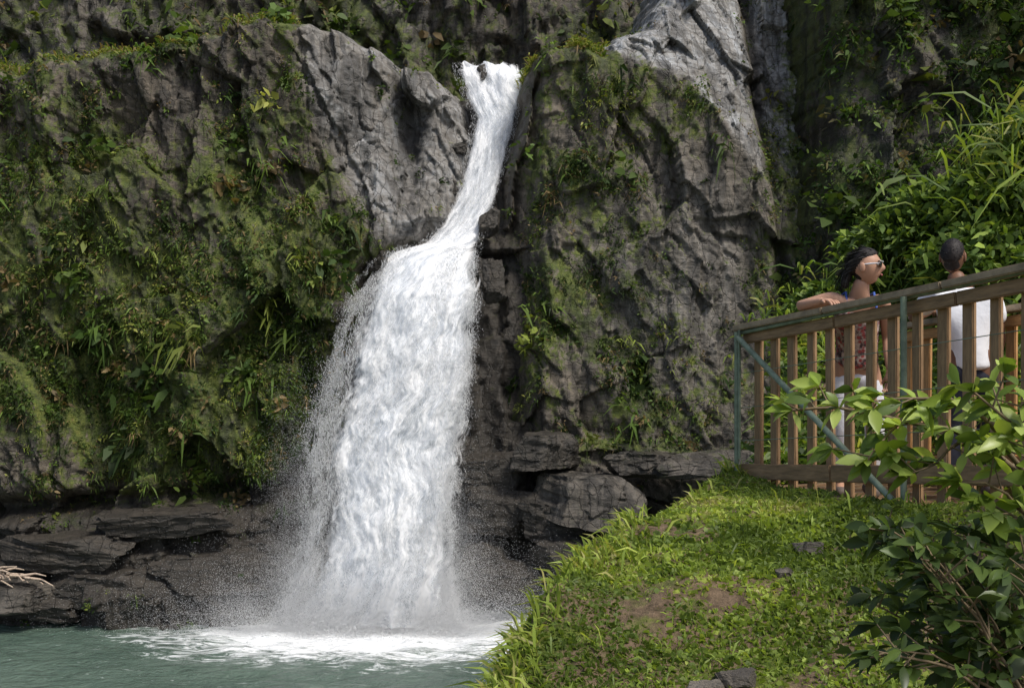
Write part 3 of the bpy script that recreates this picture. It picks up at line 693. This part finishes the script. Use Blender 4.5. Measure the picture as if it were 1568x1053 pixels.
def person(name, J, woman, mskin, mtop, mleg, headc, hf, tilt):
    E = bpy.data.objects.new(name, None); sc.collection.objects.link(E)
    z = lambda p: (p[0], p[1], p[2]+CZ)
    J = {k_: z(v_) for k_, v_ in J.items()}
    mid = lambda a, b, t_=.5: tuple(np.array(J[a])*(1-t_)+np.array(J[b])*t_)
    g = 1. if woman else 1.12
    body = [([J['pelvis'], J['waist'], J['chest'], J['neck'], J['headb']], [(.115*g, .10*g), (.098*g, .085*g), (.115*g, .09*g), (.052*g, .052*g), (.05*g, .05*g)], None)]
    for s_ in 'LR':
        body.append(([J['sh'+s_], mid('sh'+s_, 'el'+s_), J['el'+s_], mid('el'+s_, 'wr'+s_, .4), J['wr'+s_]], [.05*g, .042*g, .035*g, .035*g, .022*g], 2))
    for s_ in 'LR':
        body.append(([J['hip'+s_], mid('hip'+s_, 'kn'+s_), J['kn'+s_], mid('kn'+s_, 'an'+s_, .35), J['an'+s_], J['toe'+s_]], [.085*g, .072*g, .052*g, .052*g, .033*g, .028], 0))
    skin('body', body, mskin, E)
    if woman:
        skin('tank_top', [([mid('pelvis', 'waist', -.1), mid('pelvis', 'waist', .5), J['waist'], mid('waist', 'chest', .55), J['chest'], mid('chest', 'neck', .30)], [(.150, .138), (.142, .13), (.135, .122), (.148, .132), (.152, .130), (.128, .112)], None)], mtop, E)
        for s_ in 'LR':
            a = np.array(mid('chest', 'neck', .3)); b_ = np.array(J['sh'+s_]); m_ = a*.45+b_*.55
            tube('strap', [m_+[0, -.075, -.04], m_+[0, -.03, .055], m_+[0, .05, .04]], .008, M_strap, E)
    else:
        sh = [([mid('pelvis', 'waist', -.25), J['pelvis'], J['waist'], J['chest'], mid('chest', 'neck', .5)], [(.155, .13), (.15, .125), (.138, .12), (.152, .12), (.10, .085)], None)]
        for s_ in 'LR': sh.append(([mid('sh'+s_, 'el'+s_, -.05), mid('sh'+s_, 'el'+s_, .35), mid('sh'+s_, 'el'+s_, .7)], [.076, .07, .066], 3))
        skin('t_shirt', sh, mtop, E)
    lg = [([mid('pelvis', 'waist', .15), J['pelvis']], [(.128*g, .112*g), (.132*g, .118*g)], None)]
    for s_ in 'LR':
        lg.append(([J['hip'+s_], mid('hip'+s_, 'kn'+s_), J['kn'+s_], mid('kn'+s_, 'an'+s_, .35), mid('kn'+s_, 'an'+s_, .93)], [.095*g, .082*g, .062*g, .062*g, .052*g], 1))
    skin('trousers', lg, mleg, E)
    for s_ in 'LR':
        a = np.array(J['an'+s_]); b_ = np.array(J['toe'+s_]); skin('shoe', [([a+(a-b_)*.35*np.array([1, 1, 0])-[0, 0, .03], a-[0, 0, .02], b_*.6+a*.4-[0, 0, .012], b_+(b_-a)*.3*np.array([1, 1, 0])], [.032, .042, .04, .03], None)], M_shoe, E)
    head(E, z(headc), hf, mskin, woman, tilt)
    return E, J
JW = dict(pelvis=(2.17, 6.46, -.14), waist=(2.16, 6.41, .0), chest=(2.13, 6.33, .19), neck=(2.13, 6.26, .335), headb=(2.14, 6.245, .41),
          shL=(1.985, 6.33, .285), elL=(1.79, 6.40, .235), wrL=(1.885, 6.18, .262), shR=(2.275, 6.26, .275), elR=(2.33, 6.35, .03), wrR=(2.29, 6.20, -.17),
          hipL=(2.09, 6.49, -.21), knL=(2.08, 6.43, -.56), anL=(2.08, 6.50, -.89), toeL=(2.05, 6.38, -.93), hipR=(2.255, 6.45, -.21), knR=(2.27, 6.40, -.56), anR=(2.26, 6.5, -.89), toeR=(2.26, 6.38, -.93))
wE, wJ = person('woman', JW, True, M_skinW, M_top, M_jean, (2.155, 6.235, .468), (.86, -.5), -.05)
hand(wE, wJ['wrL'], (.35, -.9, -.05), 1, M_skinW, .7); hand(wE, wJ['wrR'], (-.1, -.15, -1), -1, M_skinW, .5, (-.9, -.3, 0))
JM = dict(pelvis=(2.84, 6.36, -.13), waist=(2.83, 6.36, .03), chest=(2.81, 6.38, .22), neck=(2.78, 6.39, .385), headb=(2.76, 6.40, .46),
          shL=(2.655, 6.40, .31), elL=(2.60, 6.66, .17), wrL=(2.80, 6.86, .215), shR=(2.965, 6.32, .30), elR=(3.03, 6.36, .03), wrR=(3.04, 6.5, -.18),
          hipL=(2.75, 6.38, -.2), knL=(2.74, 6.42, -.57), anL=(2.74, 6.38, -.88), toeL=(2.76, 6.5, -.93), hipR=(2.94, 6.34, -.2), knR=(2.95, 6.38, -.57), anR=(2.96, 6.34, -.88), toeR=(2.99, 6.46, -.93))
mE, mJ = person('man', JM, False, M_skinM, M_white, M_dark, (2.755, 6.40, .545), (.55, .85), .0)
hand(mE, mJ['wrL'], (.7, .6, .05), -1, M_skinM, .7); hand(mE, mJ['wrR'], (.0, .2, -1), 1, M_skinM, .5, (-.9, .3, 0))

# ---------------------------------------------------------------- foreground shrub
M_bark = simple('twig_bark', (.16, .12, .07), .8, .3, 30)
def shrub(name, branches, palette, L0, L1, step=.05, whorl=5):
    E = bpy.data.objects.new(name, None); sc.collection.objects.link(E)
    Ps = []; Ds = []; Ls = []
    for pts, r0 in branches:
        pts = np.array([W(*q) for q in pts]); seg = np.linalg.norm(np.diff(pts, axis=0), axis=1); cum = np.r_[0, np.cumsum(seg)]; tot = cum[-1]
        tt = np.linspace(0, tot, max(6, int(tot/.06))); sm = np.stack([np.interp(tt, cum, pts[:, i]) for i in range(3)], 1)
        for _ in range(2): sm[1:-1] = (sm[:-2]+2*sm[1:-1]+sm[2:])/4
        sm += R.normal(size=sm.shape)*.004
        tube('branch', sm, list(np.linspace(r0, r0*.35, len(sm))), M_bark, E)
        s_ = tot*.18
        while s_ < tot:
            p_ = np.array([np.interp(s_, tt, sm[:, i]) for i in range(3)]); q_ = np.array([np.interp(min(s_+.02, tot), tt, sm[:, i]) for i in range(3)])-np.array([np.interp(max(s_-.02, 0), tt, sm[:, i]) for i in range(3)]); q_ /= np.linalg.norm(q_)+1e-9
            o_ = norm(np.cross(q_, R.normal(size=3))); o_[2] = o_[2]*.6+.25; e_ = p_+o_*(.03+.07*random.random())+q_*.03
            tube('twig', [p_, e_], [.0028, .0018], M_bark, E)
            for _ in range(random.choice([whorl-2, whorl-1, whorl])):
                d_ = o_*.5+q_*.4+R.normal(size=3)*.75; Ps.append(e_); Ds.append(d_); Ls.append(random.uniform(L0, L1))
            s_ += step*random.uniform(.7, 1.4)
        for _ in range(whorl+2):
            Ps.append(sm[-1]); Ds.append(norm(sm[-1]-sm[-3])*.7+R.normal(size=3)*.6); Ls.append(random.uniform(L0*.8, L1*.9))
    Ps = np.array(Ps); Ds = norm(np.array(Ds)); Ds[:, 2] = Ds[:, 2]*.6+.12; Ls = np.array(Ls); n_ = len(Ls)
    sd_ = np.array([0, -.3, .9])+R.normal(size=(n_, 3))*.5
    col = palette[R.randint(0, len(palette), n_)]*(.75+.5*R.rand(n_, 1))
    blades('leaves', Ps, Ds, Ls, Ls*(.36+.12*R.rand(n_)), col, M_gloss, prof=((0, .06), (.12, .4), (.35, .95), (.6, 1), (.85, .5), (1, .04)), droop=R.rand(n_)*.5+.05, side=sd_, parent=E, fold=.12)
GLp = np.array([(.15, .22, .035), (.23, .32, .05), (.31, .40, .08), (.38, .46, .12), (.09, .14, .03)])
shrub('broadleaf_shrub', [
    ([(1640, 1000, 2.9), (1600, 820, 2.9), (1568, 720, 2.9), (1480, 660, 2.95), (1380, 640, 3.0), (1290, 622, 3.05), (1215, 628, 3.1)], .012),
    ([(1568, 720, 2.9), (1500, 625, 2.8), (1440, 605, 2.75), (1340, 612, 2.8)], .008),
    ([(1600, 820, 2.9), (1580, 680, 2.7), (1530, 620, 2.6), (1490, 600, 2.6)], .008),
    ([(1640, 850, 2.7), (1610, 700, 2.6), (1575, 620, 2.6)], .008),
    ([(1380, 640, 3.0), (1350, 680, 2.95), (1330, 700, 2.9)], .005),
    ([(1480, 660, 2.95), (1450, 700, 2.9), (1400, 725, 2.9)], .006),
    ([(1600, 820, 2.9), (1540, 740, 2.8), (1470, 740, 2.8)], .007),
    ([(1640, 900, 2.8), (1580, 790, 2.75), (1510, 770, 2.8)], .007)], GLp, .045, .10, .042, 7)
br2 = []
for i in range(42):
    u_ = 1320+270*random.random(); v_ = 810+210*random.random()-(u_-1340)*.12; Y_ = 2.5+.7*random.random()
    br2.append(([(1560+60*random.random(), 1120, Y_+.1), ((u_+1560)/2+20*random.random(), (v_+1060)/2-10, Y_+.05), (u_, v_, Y_)], .006))
DKp = np.array([(.05, .08, .025), (.075, .12, .03), (.11, .165, .04), (.035, .055, .018)])
shrub('broadleaf_shrub', br2, DKp, .04, .085, .05, 5)

# ---------------------------------------------------------------- light + camera
S = Vector((.55, -.55, 1.15)).normalized()
el = math.asin(S.z); az = math.atan2(S.x, S.y)
w = bpy.data.worlds.new('World'); sc.world = w; w.use_nodes = True
nt = w.node_tree; bg = nt.nodes['Background']; sk = nt.nodes.new('ShaderNodeTexSky'); sk.sky_type = 'NISHITA'; sk.sun_disc = False
sk.sun_elevation = el; sk.sun_rotation = az; sk.dust_density = 3.; sk.air_density = 1.
nt.links.new(sk.outputs[0], bg.inputs[0]); bg.inputs[1].default_value = .15
ld = bpy.data.lights.new('sun', 'SUN'); ld.energy = 3.5; ld.angle = math.radians(12); ld.color = (1, .96, .89)
lo = bpy.data.objects.new('sun', ld); sc.collection.objects.link(lo); lo.rotation_euler = S.to_track_quat('Z', 'Y').to_euler()
cd = bpy.data.cameras.new('camera'); cd.lens = 36; cd.sensor_width = 36; cd.clip_end = 3000; cd.clip_start = .05
co = bpy.data.objects.new('camera', cd); sc.collection.objects.link(co); co.location = (0, 0, CZ); co.rotation_euler = (math.pi/2, 0, 0); sc.camera = co
sc.view_settings.view_transform = 'Standard'; sc.view_settings.look = 'None'; sc.view_settings.exposure = 0
